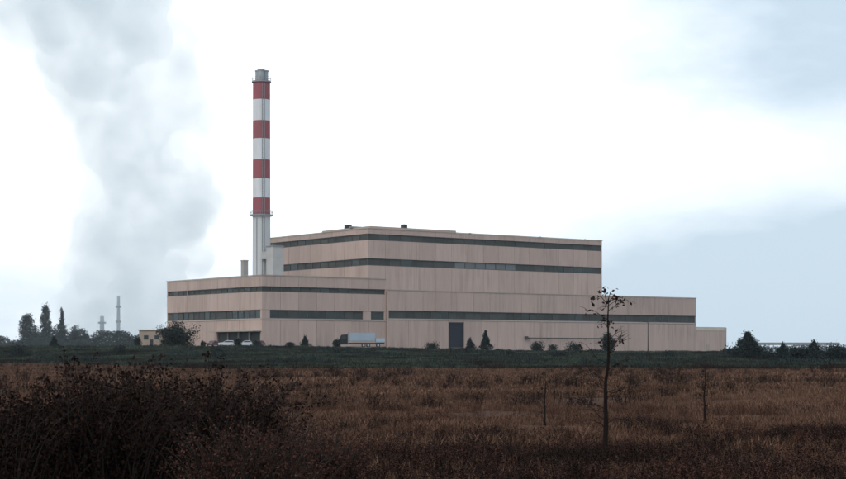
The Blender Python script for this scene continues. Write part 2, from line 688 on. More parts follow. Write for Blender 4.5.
for a, b, c, d in ((td0, td0 + 0.22, PLAT, zd - 0.22), (td1 - 0.22, td1, PLAT, zd - 0.22), (td0, td1, zd - 0.2, zd - 0.01)):
    g1.piece('door_frame', M_core, a, b, c, d, -0.40, 0.05)
for i in range(9):
    zz = PLAT + 0.4 + i * (zd - PLAT - 0.6) / 9
    g1.piece('door_rib', M_dark, td0 + 0.3, td1 - 0.3, zz, zz + 0.07, -0.298, -0.26)
for px in (435, 541, 628):
    t = tpx(C3, U, px)
    g1.piece('downpipe', M_coping, t - 0.08, t + 0.08, rb[1], rw_top - 0.3, 0.03, 0.2)
    g1.piece('downpipe', M_coping, t - 0.08, t + 0.08, PLAT - 2.3, rb[0] - 0.36, 0.12, 0.27)
# pipe run along the wall on brackets
tq0, tq1 = tpx(C3, U, 526), tpx(C3, U, 622)
zq = zof(337.8, 486)
pm = MB()
A = C3 + U * tq0 + Nf * 0.9 - ROOT
B = C3 + U * tq1 + Nf * 0.9 - ROOT
A.z = B.z = zq - ROOT.z
pm.tube([A, B], 0.14, 8)
pipe = pm.build('wall_pipe', M_louvre, station)
for k in range(6):
    t = tq0 + 0.8 + k * (tq1 - tq0 - 1.6) / 5
    g1.piece('pipe_bracket', M_louvre, t - 0.07, t + 0.07, zq - 0.3, zq - 0.141, 0.05, 1.05, pipe)
g1.piece('valve_box', M_louvre, tq0 - 0.6, tq0 + 0.3, zq - 0.4, zq + 0.5, 0.05, 0.7, pipe)
side_panels(C3 + U * rw_len, V, U, 52.0, PLAT - 2.4, rw_top, rwing)
copings(C3, rw_len, 52.0, rw_top, rwing)

# ---- right-hand annex with a rounded end
C5 = C3 + U * (rw_len + 0.02) + Nf * 0.02
an_len = along(C5, U, 733)
an_top = zof(327.3, C5.y)
pts = []
rr = 5.0
for k in range(9):
    th = -math.pi / 2 + k * math.pi / 2 / 8
    p = C5 + U * (an_len - rr + rr * math.cos(th)) + V * (rr + rr * math.sin(th))
    pts.append(p - ROOT)
poly = [C5 - ROOT] + pts + [C5 + U * an_len + V * 26 - ROOT, C5 + V * 26 - ROOT]
m = MB()
m.prism([(p.x, p.y) for p in poly], -2.8, an_top - ROOT.z - 1.0)
annex = m.build('annex', M_clad, station)


def offset_poly(k):
    c = sum((p for p in poly), Vector()) / len(poly)
    return [((p - c) * k + c) for p in poly]


m = MB()
m.prism([(p.x, p.y) for p in offset_poly(1.012)], an_top - ROOT.z - 0.99, an_top - ROOT.z)
fas = m.build('fascia', material('cream_fascia', (0.66, 0.57, 0.48), 0.6, var=0.2, scale=0.6), annex)
m = MB()
m.prism([(p.x, p.y) for p in offset_poly(0.97)], an_top - ROOT.z + 0.004, an_top - ROOT.z + 0.1)
m.build('roof_sheet', M_roof, annex)
fa = Face(C5, U, Nf, an_len, annex)
ta = tpx(C5, U, 708)
fa.piece('side_door', M_coping, ta - 0.6, ta + 0.6, PLAT - 1.3, PLAT + 1.0, 0.01, 0.06)

# ---- boiler hall (tall block behind)
SET = 20.0
kk = (368 - CX) / FPX
b0 = C1 + V * SET
a_ = along(b0, U, 368)
C2 = b0 + U * a_
YH = C2.y
hall_len = along(C2, U, 602)
hall_left = along(C2, V, 268)
h_top = zof(228.4, YH)
hb1 = (zof(239.8, YH), zof(233.6, YH))
hb2 = (zof(265.2, YH), zof(258.2, YH))
hall = core('boiler_hall', C2, hall_len, hall_left, PLAT, h_top - 0.5)
hR = Face(C2, U, Nf, hall_len, hall)
hL = Face(C2, V, Nl, hall_left, hall)
tl0, tl1 = tpx(C2, U, 459), tpx(C2, U, 513)
for f in (hR, hL):
    f.panels(hb1[1], h_top)
    f.panels(hb2[1], hb1[0])
    f.panels(min(lw_top, rw_top) - 2.0, hb2[0], w=6.0)
    t0 = 0.0 if f is hR else 0.42
    f.band(hb1[0], hb1[1], t0, f.L, louvre_mix, w=4.0, name='louvre_band')
    if f is hR:
        f.band(hb2[0], hb2[1], t0, f.L, lambda t: M_panelight if tl0 < t < tl1 else louvre_mix(t), w=4.0, name='louvre_band')
    else:
        f.band(hb2[0], hb2[1], t0, f.L, louvre_mix, w=4.0, name='louvre_band')
for A, d, n, L in ((C2 + U * hall_len, V, U, hall_left), (C2 + V * hall_left, U, V, hall_len)):
    side_panels(A, d, n, L, PLAT, h_top, hall)
copings(C2, hall_len, hall_left, h_top, hall)
for px in (435, 520):
    t = tpx(C2, U, px)
    hR.piece('downpipe', M_coping, t - 0.08, t + 0.08, hb2[1], hb1[0], 0.03, 0.2)
    hR.piece('downpipe', M_coping, t - 0.08, t + 0.08, rw_top - 1.0, hb2[0], 0.03, 0.2)
# raised roof deck with vents
Pd = C2 + U * 2.5 + V * 2.5
dl = along(Pd, U, 456)
dv = along(Pd, V, 322)
m = MB()
poly2 = [Pd - ROOT, Pd + U * dl - ROOT, Pd + U * dl + V * dv - ROOT, Pd + V * dv - ROOT]
m.prism([(p.x, p.y) for p in poly2], h_top - 0.38 - ROOT.z, h_top + 0.75 - ROOT.z)
deck = m.build('roof_deck', M_clad, station)
m = MB()
m.prism([(p.x, p.y) for p in offset_poly(1)][:0] or [(p.x, p.y) for p in poly2], h_top + 0.754 - ROOT.z, h_top + 0.95 - ROOT.z)
m.build('roof_sheet', M_coping, deck)
for px, w_, h_ in ((348, 1.6, 1.1), (356, 4.0, 0.4), (404, 1.3, 1.1)):
    if px < 368:
        base = Pd + U * 1.5 + V * along(Pd + U * 1.5, V, px)
    else:
        base = Pd + V * 1.5 + U * along(Pd + V * 1.5, U, px)
    slab('roof_vent', M_dark if w_ < 3 else M_steel, base + Vector((0, 0, 0)) + Vector((0, 0, h_top + 0.96 + h_ / 2 - base.z)), (w_, 1.6, h_), ANG['f'], station)
for px in (380, 440, 470, 540, 585):
    base = C2 + V * 6 + U * along(C2 + V * 6, U, px)
    m = MB()
    b_ = base - ROOT
    m.lathe([(0.28, h_top - 0.4 - ROOT.z), (0.28, h_top + 0.5 - ROOT.z), (0.45, h_top + 0.55 - ROOT.z), (0.30, h_top + 0.85 - ROOT.z)], 10, (b_.x, b_.y, 0))
    m.build('vent_cowl', M_steel, station)

# ---- roof stub and pale flue duct
ps = C1 + V * 14 + U * 0
ts = along(C1 + U * 8, V, 244.5)
base = C1 + U * 8 + V * ts
m = MB()
b_ = base - ROOT
wv = 7.0 / FPX * base.y
m.box((b_.x, b_.y, (lw_top - 0.4 + zof(261, base.y)) / 2 - ROOT.z), (wv * 0.75, wv * 0.75, zof(261, base.y) - lw_top + 0.4), ANG['f'])
vs_ = m.build('vent_shaft', material('shaft_render', (0.40, 0.36, 0.32), 0.8, var=0.3, scale=0.8), station)
slab('shaft_cap', M_coping, Vector((base.x, base.y, zof(261, base.y) + 0.12)), (wv * 0.85, wv * 0.85, 0.22), ANG['f'], vs_)

SY = 492.0
S = at(261.5, 346, SY)
S.z = gz(S.x, S.y)
# duct housing between the stack and the hall
dA = at(275, 300, SY - 4)
m = MB()
b_ = dA - ROOT
dt, db = zof(247, SY - 4) - ROOT.z, zof(300, SY - 4) - ROOT.z
m.box((b_.x, b_.y, (dt + db) / 2), (3.6, 3.6, dt - db), ANG['f'])
m.box((b_.x - 2.0, b_.y + 1.5, dt - 2.4), (3.6, 2.2, 2.2), 0)
duct = m.build('flue_duct', M_duct, station)
slab('duct_cap', M_steel, Vector((dA.x, dA.y, dt + ROOT.z + 0.16)), (3.9, 3.9, 0.3), ANG['f'], duct)

# ------------------------------------------------------------------ chimney
stack = empty('tall_chimney', S)
tag(stack, 'tall slender chimney with red and white bands rising behind the roofs', 'chimney')
rS = 17.6 / 2 / FPX * SY


def zs(py):
    return zof(py, SY) - S.z


marks = [(346, 'c'), (215.5, 'r'), (198, 'w'), (179, 'r'), (160, 'w'), (139, 'r'), (121, 'w'), (100, 'r'), (81, None)]
zlo = -0.5
for (ya, kind), (yb, _) in zip(marks[:-1], marks[1:]):
    z0 = -0.5 if ya == 346 else zs(ya)
    z1 = zs(yb)
    m = MB()
    ta_ = lambda z: rS * (1.03 - 0.05 * z / zs(81))
    m.lathe([(ta_(z0), z0), (ta_((z0 + z1) / 2), (z0 + z1) / 2), (ta_(z1), z1 - 0.01)], 32)
    m.build({'c': 'concrete_base', 'r': 'red_band', 'w': 'white_band'}[kind], {'c': M_concrete, 'r': M_red, 'w': M_white}[kind], stack, smooth=True)
for py, ro, hh in ((216.5, 1.30, 0.5), (83, 1.12, 0.45)):
    m = MB()
    z = zs(py)
    m.lathe([(rS * 1.01, z), (rS * ro, z + 0.1), (rS * ro, z + hh), (rS * 1.01, z + hh)], 32)
    pl = m.build('platform', M_steel, stack)
    m = MB()
    for k in range(16):
        th = 2 * math.pi * k / 16
        x, y = rS * (ro - .02) * math.cos(th), rS * (ro - .02) * math.sin(th)
        m.tube([(x, y, z + hh), (x, y, z + hh + 1.15)], 0.04, 4)
    for zz in (0.6, 1.15):
        ring = [(rS * (ro - .02) * math.cos(2 * math.pi * k / 32), rS * (ro - .02) * math.sin(2 * math.pi * k / 32), z + hh + zz) for k in range(33)]
        m.tube(ring, 0.045, 4, False)
    m.build('guard_rail', M_steel, pl)
for k in range(3):
    th = 0.5 + 2 * math.pi * k / 3
    m = MB()
    x, y = rS * 0.44 * math.cos(th), rS * 0.44 * math.sin(th)
    m.lathe([(rS * 0.36, zs(81)), (rS * 0.36, zs(71.5)), (rS * 0.41, zs(71.3)), (rS * 0.41, zs(70))], 16, (x, y, 0))
    m.build('flue_tip', material('flue_steel', (0.38, 0.40, 0.41), 0.4, metal=0.4, var=0.4, scale=0.8), stack, smooth=True)
m = MB()
lx, ly = rS * 0.32, -rS * 1.0
for dx in (-0.35, 0.35):
    m.tube([(lx + dx, ly - 0.18, zs(300)), (lx + dx, ly - 0.12, zs(84))], 0.07, 4)
for k in range(90):
    z = zs(300) + k * (zs(84) - zs(300)) / 90
    m.box((lx, ly - 0.15, z), (0.7, 0.05, 0.05))
m.build('ladder', M_steel, stack)
for px_ in (-0.45,):
    m = MB()
    m.tube([(rS * px_, -rS * 0.93, zs(330)), (rS * px_, -rS * 0.93, zs(218))], 0.12, 6)
    m.build('conduit', M_steel, stack)

# forecourt
fo = MB()
F0 = C1 + V * 40 + Nl * 13
poly = [C1 + V * (lw_left + 2) + Nl * 12, C1 + Nl * 12 + Nf * 13, C3 + U * (rw_len + 20) + Nf * 12, C3 + U * (rw_len + 20) + Nf * 0.4 + V * 0, C3 + Nf * 0.3, C1 + Nf * 0.3, C1 + V * (lw_left + 2) + Nl * 0.3]


def drape(name, mat, line0, line1, n, lift):
    v, f = [], []
    for i in range(n + 1):
        k = i / n
        p, q = line0[0].lerp(line0[1], k), line1[0].lerp(line1[1], k)
        for j in range(5):
            r = p.lerp(q, j / 4)
            v.append((r.x, r.y, gz(r.x, r.y) + lift))
    for i in range(n):
        for j in range(4):
            a = i * 5 + j
            f.append((a, a + 5, a + 6, a + 1))
    o = link(name, mesh_np(name, v, f), mat)
    o['kind'] = 'structure'
    return o


drape('forecourt', M_asphalt, (C1 + Nf * 0.5 - U * 12, C3 + U * rw_len * 0.8 + Nf * 0.5), (C1 + Nf * 13 - U * 12, C3 + U * rw_len * 0.8 + Nf * 13), 40, 0.03)
drape('yard', M_asphalt, (C1 + Nl * 0.5 + V * 0.5 + Nf * 0.45, C1 + V * lw_left + Nl * 0.5), (C1 + Nl * 11.95 + V * 0.5 + Nf * 0.45, C1 + V * lw_left + Nl * 11.95), 20, 0.034)
m = MB()
for i in range(50):
    p = (C1 + Nf * 13.2 - U * 12).lerp(C3 + U * rw_len * 0.8 + Nf * 13.2, (i + .5) / 50)
    L_ = ((C3 + U * rw_len * 0.8) - (C1 - U * 12)).length / 50
    m.box((p.x, p.y, gz(p.x, p.y) + 0.03), (L_ - 0.02, 0.3, 0.26), ANG['f'])
k_ = m.build('kerb', M_kerb)
k_['kind'] = 'structure'

# ------------------------------------------------------------------ small gatehouse on the left
gy = 478.0
gA, gB = at(139, 347, gy), at(169, 347, gy)
gz0 = gz(gA.x, gy)
gw, gh = gB.x - gA.x, zof(329.5, gy) - gz0
gate = empty('gatehouse', (gA.x + gw / 2, gy, gz0))
tag(gate, 'small flat roofed tan outbuilding left of the power station', 'building')
m = MB()
m.box((0, 4, gh / 2 - 0.2), (gw, 8, gh - 0.2))
m.build('wall', material('tan_render', (0.42, 0.33, 0.27), 0.85, var=0.35, scale=0.6), gate)
m = MB()
m.box((0, 4, gh - 0.15), (gw + 0.5, 8.5, 0.28))
m.build('roof', M_coping, gate)
for x in (-2.2, 0.8):
    m = MB()
    m.box((x, -0.02, gh * 0.55), (1.3, 0.12, 1.2))
    w = m.build('window', M_mull, gate)
    m = MB()
    m.box((x, -0.09, gh * 0.55), (1.1, 0.03, 1.0))
    m.build('pane', M_pane, w)
m = MB()
m.box((-0.7, -0.03, 1.05), (1.0, 0.1, 2.1))
m.build('door', M_dark, gate)

# ------------------------------------------------------------------ open shed far right
oy = 640.0
oA, oB = at(757, 344, oy), at(837, 344, oy)
oz = gz(oA.x + 14, oy)
ow = oB.x - oA.x
zt = zof(342.6, oy) - oz
shed = empty('open_shed', ((oA.x + oB.x) / 2, oy, oz))
tag(shed, 'long low open sided shed roof on posts behind the right hand trees', 'shed')
m = MB()
m.box((0, 0, zt - 0.45), (ow, 9, 0.9))
m.build('roof', material('shed_roof', (0.30, 0.29, 0.28), 0.6, var=0.3, scale=0.6), shed, bevel=0.05)
for i in range(7):
    for y in (-4, 4):
        m = MB()
        m.box((-ow / 2 + 0.5 + i * (ow - 1) / 6, y, (zt - 0.9) / 2), (0.25, 0.25, zt - 0.9))
        m.build('post', M_steel, shed)

# ------------------------------------------------------------------ vehicles
M_tyre = material('tyre_rubber', (0.015, 0.015, 0.015), 0.9)
M_rim = material('wheel_rim', (0.45, 0.45, 0.46), 0.35, metal=0.7)
M_glass = material('vehicle_glass', (0.015, 0.02, 0.022), 0.08, spec=0.5)
M_lamp = material('lamp_lens', (0.7, 0.7, 0.68), 0.15)
M_tail = material('tail_lens', (0.3, 0.01, 0.01), 0.2)
M_chassis = material('chassis_black', (0.02, 0.02, 0.02), 0.7)


def wheel(parent, x, y, r, w):
    m = MB()
    prof = [(r * 0.62, -w / 2), (r * 0.93, -w / 2), (r, -w / 3), (r, w / 3), (r * 0.93, w / 2), (r * 0.62, w / 2)]
    m.lathe(prof, 20)
    m.v = [(a + x, c + y, b + r) for a, b, c in m.v]
    t = m.build('wheel', M_tyre, parent, smooth=True)
    m = MB()
    m.lathe([(r * 0.6, -w / 2 - 0.01), (r * 0.55, -w / 2 + 0.03), (r * 0.55, w / 2 - 0.03), (r * 0.6, w / 2 + 0.01)], 16)
    m.v = [(a + x, c + y, b + r) for a, b, c in m.v]
    m.build('rim', M_rim, t)


def extrude_profile(name, prof, w, mat, parent, inset=0.0, bevel=0.04, y=0):
    """side profile (x,z) swept across the width; the top points narrow by inset"""
    zmax = max(p[1] for p in prof)
    zmin = min(p[1] for p in prof)
    n = len(prof)
    vs = []
    for s in (-1, 1):
        for x, z in prof:
            k = (z - zmin) / (zmax - zmin)
            vs.append((x, y + s * (w / 2 - inset * k), z))
    fs = [tuple(range(n)), tuple(reversed(range(n, 2 * n)))]
    fs += [(i, n + i, n + (i + 1) % n, (i + 1) % n) for i in range(n)]
    m = MB()
    m.add(vs, fs)
    o = m.build(name, mat, parent, bevel=bevel)
    bm = bmesh.new()
    bm.from_mesh(o.data)
    bmesh.ops.recalc_face_normals(bm, faces=bm.faces)
    bm.to_mesh(o.data)
    bm.free()
    return o


def make_car(px, Y, col, label, rz, wagon=False, group='cars parked by the loading bays'):
    p = at(px, 345, Y)
    p.z = gz(p.x, p.y) + 0.035
    t = empty('parked_car', p, rz)
    tag(t, label, 'car', group)
    paint = material('car_paint_%d' % int(px), col, 0.3, spec=0.5)
    body = [(-2.2, .35), (-2.25, .62), (-2.1, .86), (-1.0, .95), (0.9, .97), (2.05, .92), (2.22, .68), (2.2, .35), (1.75, .26), (-1.8, .26)]
    extrude_profile('body', body, 1.75, paint, t, 0.08, 0.06)
    tail = 2.0 if wagon else 1.45
    cab = [(-1.05, .92), (-0.35, 1.40), (tail - 0.55, 1.43), (tail, .94)]
    c = extrude_profile('cabin', cab, 1.56, paint, t, 0.16, 0.05)
    glass = [(-0.82, .99), (-0.30, 1.34), (tail - 0.62, 1.36), (tail - 0.2, 1.0)]
    extrude_profile('side_window', glass, 1.60, M_glass, c, 0.165, 0.01)
    m = MB()
    m.add([(-1.04, -.66, .98), (-1.04, .66, .98), (-0.42, .60, 1.38), (-0.42, -.60, 1.38), (-.98, -.66, .96), (-.98, .66, .96), (-.36, .60, 1.36), (-.36, -.60, 1.36)],
          [(0, 3, 2, 1), (4, 5, 6, 7), (0, 1, 5, 4), (1, 2, 6, 5), (2, 3, 7, 6), (3, 0, 4, 7)])
    m.build('windscreen', M_glass, c)
    for x in (-1.4, 1.35):
        for y in (-0.78, 0.78):
            wheel(t, x, y, 0.31, 0.2)
    for y in (-0.62, 0.62):
        m = MB()
        m.box((-2.2, y, .70), (0.1, 0.32, 0.14))
        m.build('headlight', M_lamp, t, bevel=0.02)
        m = MB()
        m.box((2.17, y, .74), (0.1, 0.30, 0.14))
        m.build('tail_light', M_tail, t, bevel=0.02)
    for x in (-2.26, 2.24):
        m = MB()
        m.box((x, 0, .45), (0.12, 1.6, 0.16))
        m.build('bumper', M_chassis, t, bevel=0.03)
    return t


make_car(213, 431, (0.12, 0.035, 0.05), 'dark maroon car beside the left end of the loading bays', R(70))
make_car(227, 430, (0.58, 0.58, 0.60), 'pale estate car parked in front of the loading bays', R(6), True)
make_car(246, 430, (0.55, 0.55, 0.57), 'off white saloon car parked between two bushes near the corner', R(10))
make_car(258, 433, (0.16, 0.02, 0.02), 'dark red car parked at the building corner', R(60), True)

# truck with a pale box body
TY = 432.0
tp_ = at(356, 346, TY)
tp_.z = gz(tp_.x, tp_.y) + 0.035
truck = empty('parked_truck', tp_, R(4))
tag(truck, 'bonneted dark cab truck with pale blue white box body before the lower windows', 'truck')
M_cab = material('truck_cab_paint', (0.018, 0.02, 0.024), 0.6, spec=0.2)
M_box = material('truck_box_paint', (0.36, 0.43, 0.50), 0.5, var=0.3, scale=0.7)
M_lowbox = material('truck_low_body', (0.38, 0.50, 0.60), 0.5, var=0.3, scale=0.7)
m = MB()
m.box((0.6, -0.0, 0.95), (13.2, 1.0, 0.35))
m.build('chassis', M_chassis, truck)
cabp = [(-5.9, .7), (-5.95, 1.35), (-5.7, 1.75), (-4.3, 1.95), (-3.75, 3.15), (-2.2, 3.3), (-2.0, 3.1), (-2.0, .7)]
cb = extrude_profile('cab', cabp, 2.3, M_cab, truck, 0.12, 0.08)
m = MB()
for s in (-1, 1):
    m.box((-3.1, s * 1.10, 2.5), (1.1, 0.06, 0.75))
m.build('cab_window', M_glass, cb)
m = MB()
m.add([(-4.22, -.9, 2.05), (-4.22, .9, 2.05), (-3.80, .85, 3.0), (-3.80, -.85, 3.0), (-4.1, -.9, 2.0), (-4.1, .9, 2.0), (-3.68, .85, 2.95), (-3.68, -.85, 2.95)],
      [(0, 3, 2, 1), (4, 5, 6, 7), (0, 1, 5, 4), (1, 2, 6, 5), (2, 3, 7, 6), (3, 0, 4, 7)])
m.build('windscreen', M_glass, cb)
for s in (-1, 1):
    m = MB()
    m.tube([(-2.05, s * 1.22, 1.0), (-2.05, s * 1.22, 3.75)], 0.09, 8)
    m.build('exhaust_pipe', M_steel, truck)
    m = MB()
    m.box((-5.93, s * 0.85, 1.25), (0.12, 0.3, 0.22))
    m.build('headlight', M_lamp, truck, bevel=0.02)
m = MB()
m.box((1.55, 0, 2.62), (6.6, 2.4, 2.1))
bx = m.build('box_body', M_box, truck, bevel=0.05)
for i in range(8):
    m = MB()
    m.box((-1.5 + i * 0.87, -1.225, 2.62), (0.08, 0.05, 1.95))
    m.build('rib', M_box, bx)
m = MB()
m.box((6.15, 0, 1.75), (2.4, 2.3, 1.0))
m.build('low_rear_body', M_lowbox, truck, bevel=0.08)
for x in (-4.9, 1.9, 3.1, 5.6):
    for y in (-1.0, 1.0):
        wheel(truck, x, y, 0.5, 0.3)

# ------------------------------------------------------------------ lamp post by the long wing
ly_ = 458.0
lp = at(648, 346, ly_)
lp.z = gz(lp.x, lp.y)
lamp = empty('street_lamp', lp)
tag(lamp, 'slim dark lamp post in front of the long low wing', 'street lamp')
hL_ = zof(322.5, ly_) - lp.z
m = MB()
m.tube([(0, 0, -0.3), (0, 0, 0.8), (0, 0, hL_)], [0.16, 0.13, 0.09], 10)
m.build('pole', M_bark, lamp)
m = MB()
m.tube([(0, 0, hL_ - 0.05), (-0.5, 0, hL_ + 0.18), (-1.0, 0, hL_ + 0.2)], 0.05, 6)
m.build('arm', M_bark, lamp)
m = MB()
m.box((-1.1, 0, hL_ + 0.2), (0.9, 0.4, 0.28))
m.build('lamp_head', M_dark, lamp, bevel=0.06)

# ------------------------------------------------------------------ vegetation
LEAF = np.array([[0, -.5, 0], [.32, -.12, .06], [.26, .25, .04], [0, .55, -.03], [-.26, .25, .04], [-.32, -.12, .06]])
LEAF4 = np.array([[0, -.5, 0], [.34, 0, .05], [0, .5, 0], [-.34, 0, .05]])


def leaf_mesh(name, pts, sizes, mat, shape=LEAF4, droop=None):
    n = len(pts)
    q = RNG.normal(size=(n, 4))
    q /= np.linalg.norm(q, axis=1)[:, None]
    w, x, y, z = q.T
    Rm = np.stack([1 - 2 * (y * y + z * z), 2 * (x * y - z * w), 2 * (x * z + y * w),
                   2 * (x * y + z * w), 1 - 2 * (x * x + z * z), 2 * (y * z - x * w),
                   2 * (x * z - y * w), 2 * (y * z + x * w), 1 - 2 * (x * x + y * y)], 1).reshape(n, 3, 3)
    k = len(shape)
    v = np.einsum('nij,kj->nki', Rm, shape) * np.asarray(sizes)[:, None, None] + np.asarray(pts)[:, None, :]
    f = np.arange(n * k).reshape(n, k)
    me = mesh_np(name, v.reshape(-1, 3), f)
    me.materials.append(mat)
    return me


def crown_points(n, clumps, spread):
    """points gathered round clump centres"""
    idx = RNG.integers(0, len(clumps), n)
    c = np.array(clumps)[idx]
    d = RNG.normal(size=(n, 3))
    d /= np.linalg.norm(d, axis=1)[:, None]
    r = RNG.random(n) ** 0.45
    s = np.array(spread)[idx] if hasattr(spread, '__len__') else spread
    return c + d * (r * s)[:, None] * np.array([1, 1, 0.8])


def shrub(name, label, cat, x, y, h, w, group, kind='round', mat=None, n=2600, leaf=None, z=None):
    """bush or tree with trunk, limbs and a crown of leaf faces"""
    z = gz(x, y) if z is None else z
    t = empty(name, (x, y, z), random.uniform(0, 6))
    tag(t, label, cat, group)
    mat = mat or M_green
    leaf = leaf or max(0.22, 0.034 * h + 0.14)
    clumps, spread, ends = [], [], []
    if kind == 'cone':
        nc = 46
        for i in range(nc):
            k = (i + .5) / nc
            rad = w / 2 * (1 - k) ** 1.05 * random.uniform(0.35, 1.35)
            th = i * 2.4 + random.uniform(-.4, .4)
            clumps.append((rad * 0.75 * math.cos(th), rad * 0.75 * math.sin(th), h * (0.07 + 0.88 * k)))
            spread.append((0.045 * w + 0.17 * w * (1 - k)) * random.uniform(0.6, 1.4))
    elif kind == 'column':
        nc = 40
        for i in range(nc):
            k = (i + .5) / nc
            rad = w / 2 * math.sin(math.pi * (0.12 + 0.86 * k)) ** 0.6 * random.uniform(0.3, 0.85)
            th = i * 2.4
            clumps.append((rad * math.cos(th), rad * math.sin(th), h * (0.06 + 0.9 * k)))
            spread.append(w * random.uniform(0.16, 0.34))
    elif kind == 'flat':
        nc = 40
        for i in range(nc):
            clumps.append((random.uniform(-.5, .5) * w, random.uniform(-1.2, 1.2), h * random.uniform(0.1, 0.82)))
            spread.append(0.16 * h + 0.2)
    else:
        nc = 60
        for i in range(nc):
            d = Vector((random.gauss(0, 1), random.gauss(0, 1), random.gauss(0, 1))).normalized()
            rr = random.uniform(0.2, 0.95)
            clumps.append((d.x * rr * w * 0.46, d.y * rr * w * 0.46, h * max(0.10, 0.46 + 0.44 * d.z * rr)))
            spread.append(w * random.uniform(0.13, 0.24))
        for i in range(22):                            # skirt of low growth down to the ground
            a, q = random.uniform(0, 6.283), math.sqrt(random.random())
            clumps.append((math.cos(a) * q * w * 0.40, math.sin(a) * q * w * 0.40, h * random.uniform(0.03, 0.28)))
            spread.append(w * random.uniform(0.10, 0.18))
    n = int(n * 1.35)
    pts = crown_points(n, clumps, spread)
    far_out = RNG.random(n) < 0.14                     # ragged outer sprays
    pts[far_out] = pts[far_out] * (1 + RNG.random((far_out.sum(), 1)) * np.array([0.17, 0.17, 0.08])) + RNG.normal(size=(far_out.sum(), 3)) * 0.045 * min(w, h)
    pts[:, 2] = np.maximum(pts[:, 2], 0.03)
    link('crown', leaf_mesh('crown', pts, RNG.uniform(0.6, 1.4, n) * leaf, mat), None, t)
    m = MB()
    tr = 0.025 * h + 0.03
    top = h * (0.9 if kind in ('cone', 'column') else 0.6)
    m.tube([(0, 0, -0.2), (0.02 * h, 0, top * .5), (0, 0.01 * h, top)], [tr, tr * .7, tr * .25], 7)
    for c in clumps[::3]:
        zb_ = min(top * 0.9, max(0.1, c[2] * 0.6))
        m.tube([(0, 0, zb_), (c[0] * .5, c[1] * .5, (zb_ + c[2]) / 2), c], [tr * .4, tr * .25, tr * .1], 4, False)
    m.build('trunk', M_bark, t)
    return t


def px_shrub(name, label, cat, px, ytop, wpx, Y, group, **k):
    p = at(px, 350, Y)
    z = gz(p.x, Y)
    h = zof(ytop, Y) - z
    return shrub(name, label, cat, p.x, Y, h, wpx / FPX * Y, group, **k)


G1 = 'shrubs along the top of the grass bank'
px_shrub('round_bush', 'large round dark bush before the left end of the power station', 'bush', 177, 321.5, 40, 408, None, kind='round', n=6500)
px_shrub('bush', 'ragged dark bush between the two pale cars', 'bush', 238, 337, 9, 405, G1, n=1500)
px_shrub('bush', 'low dark bush hiding the red car at the corner', 'bush', 257, 340, 10, 404, G1, n=1500)
px_shrub('bush', 'tiny dark bush left of the maroon car', 'bush', 203, 340, 6, 404, G1, n=900)
px_shrub('bush', 'small low bush just left of the pointed conifer', 'bush', 290, 341.5, 10, 402, G1, n=1300)
px_shrub('conifer', 'small pointed conifer standing between corner and truck', 'conifer', 305, 336, 13, 402, G1, kind='cone', mat=M_ever, n=1900)
px_shrub('bush', 'dark bush in front of the truck bonnet', 'bush', 337, 338, 9, 402, G1, n=1300)
px_shrub('bush', 'low spreading bush left of the tall roller door', 'bush', 432, 342, 18, 400, G1, n=1300)
px_shrub('conifer', 'squat conifer just right of the tall roller door', 'conifer', 470, 338, 14, 402, G1, kind='cone', mat=M_ever, n=1900)
px_shrub('conifer', 'taller spiky conifer second from the tall roller door', 'conifer', 485.5, 330.5, 14, 402, G1, kind='cone', mat=M_ever, n=2200)
px_shrub('bush', 'dark bush under the left end of the wall pipe', 'bush', 537, 339.5, 15, 402, G1, n=1500)
px_shrub('bush', 'low dark bush beneath the wall pipe beside the dark bush', 'bush', 553, 343, 12, 401, G1, n=1000)
px_shrub('bush', 'wide dark bush beneath the middle of the wall pipe', 'bush', 574, 341, 19, 402, G1, n=1600)
px_shrub('conifer', 'dense upright conifer right behind the bare sapling', 'conifer', 607.5, 334.5, 14, 402, G1, kind='column', mat=M_ever, n=2400)
px_shrub('conifer', 'small dark conifer alone at the far left on the bank', 'conifer', 54, 336.5, 11, 402, G1, kind='cone', mat=M_ever, n=1900)
px_shrub('bush', 'dark bush beside the left edge of the tan outbuilding', 'bush', 138, 336, 9, 430, G1, n=1300)
G2 = 'trees at the right of the plant'
px_shrub('evergreen_tree', 'dark bushy evergreen tree just right of the annex', 'tree', 747.5, 332.5, 46, 318, G2, kind='cone', mat=M_ever, n=7000)
px_shrub('evergreen_tree', 'dark evergreen at the left end of the clipped hedge', 'tree', 783, 344, 24, 314, G2, kind='cone', mat=M_ever, n=4600)
px_shrub('evergreen_tree', 'pointed dark evergreen at the right end of the clipped hedge', 'tree', 814, 341, 28, 314, G2, kind='cone', mat=M_ever, n=4600)
px_shrub('evergreen_tree', 'dark evergreen at the far right edge of the field', 'tree', 840, 343.5, 38, 316, G2, kind='round', mat=M_ever, n=5600)
px_shrub('clipped_hedge', 'flat topped dark hedge between two evergreens on the right', 'hedge', 799, 347.5, 44, 318, None, kind='flat', mat=M_ever, n=9000, leaf=0.36)
px_shrub('bush', 'low bush filling the gap right of the round evergreen', 'bush', 767, 351, 26, 316, G2, n=2600)
px_shrub('bush', 'low dark bush between the right hand evergreens', 'bush', 827, 350, 24, 316, G2, n=2600)

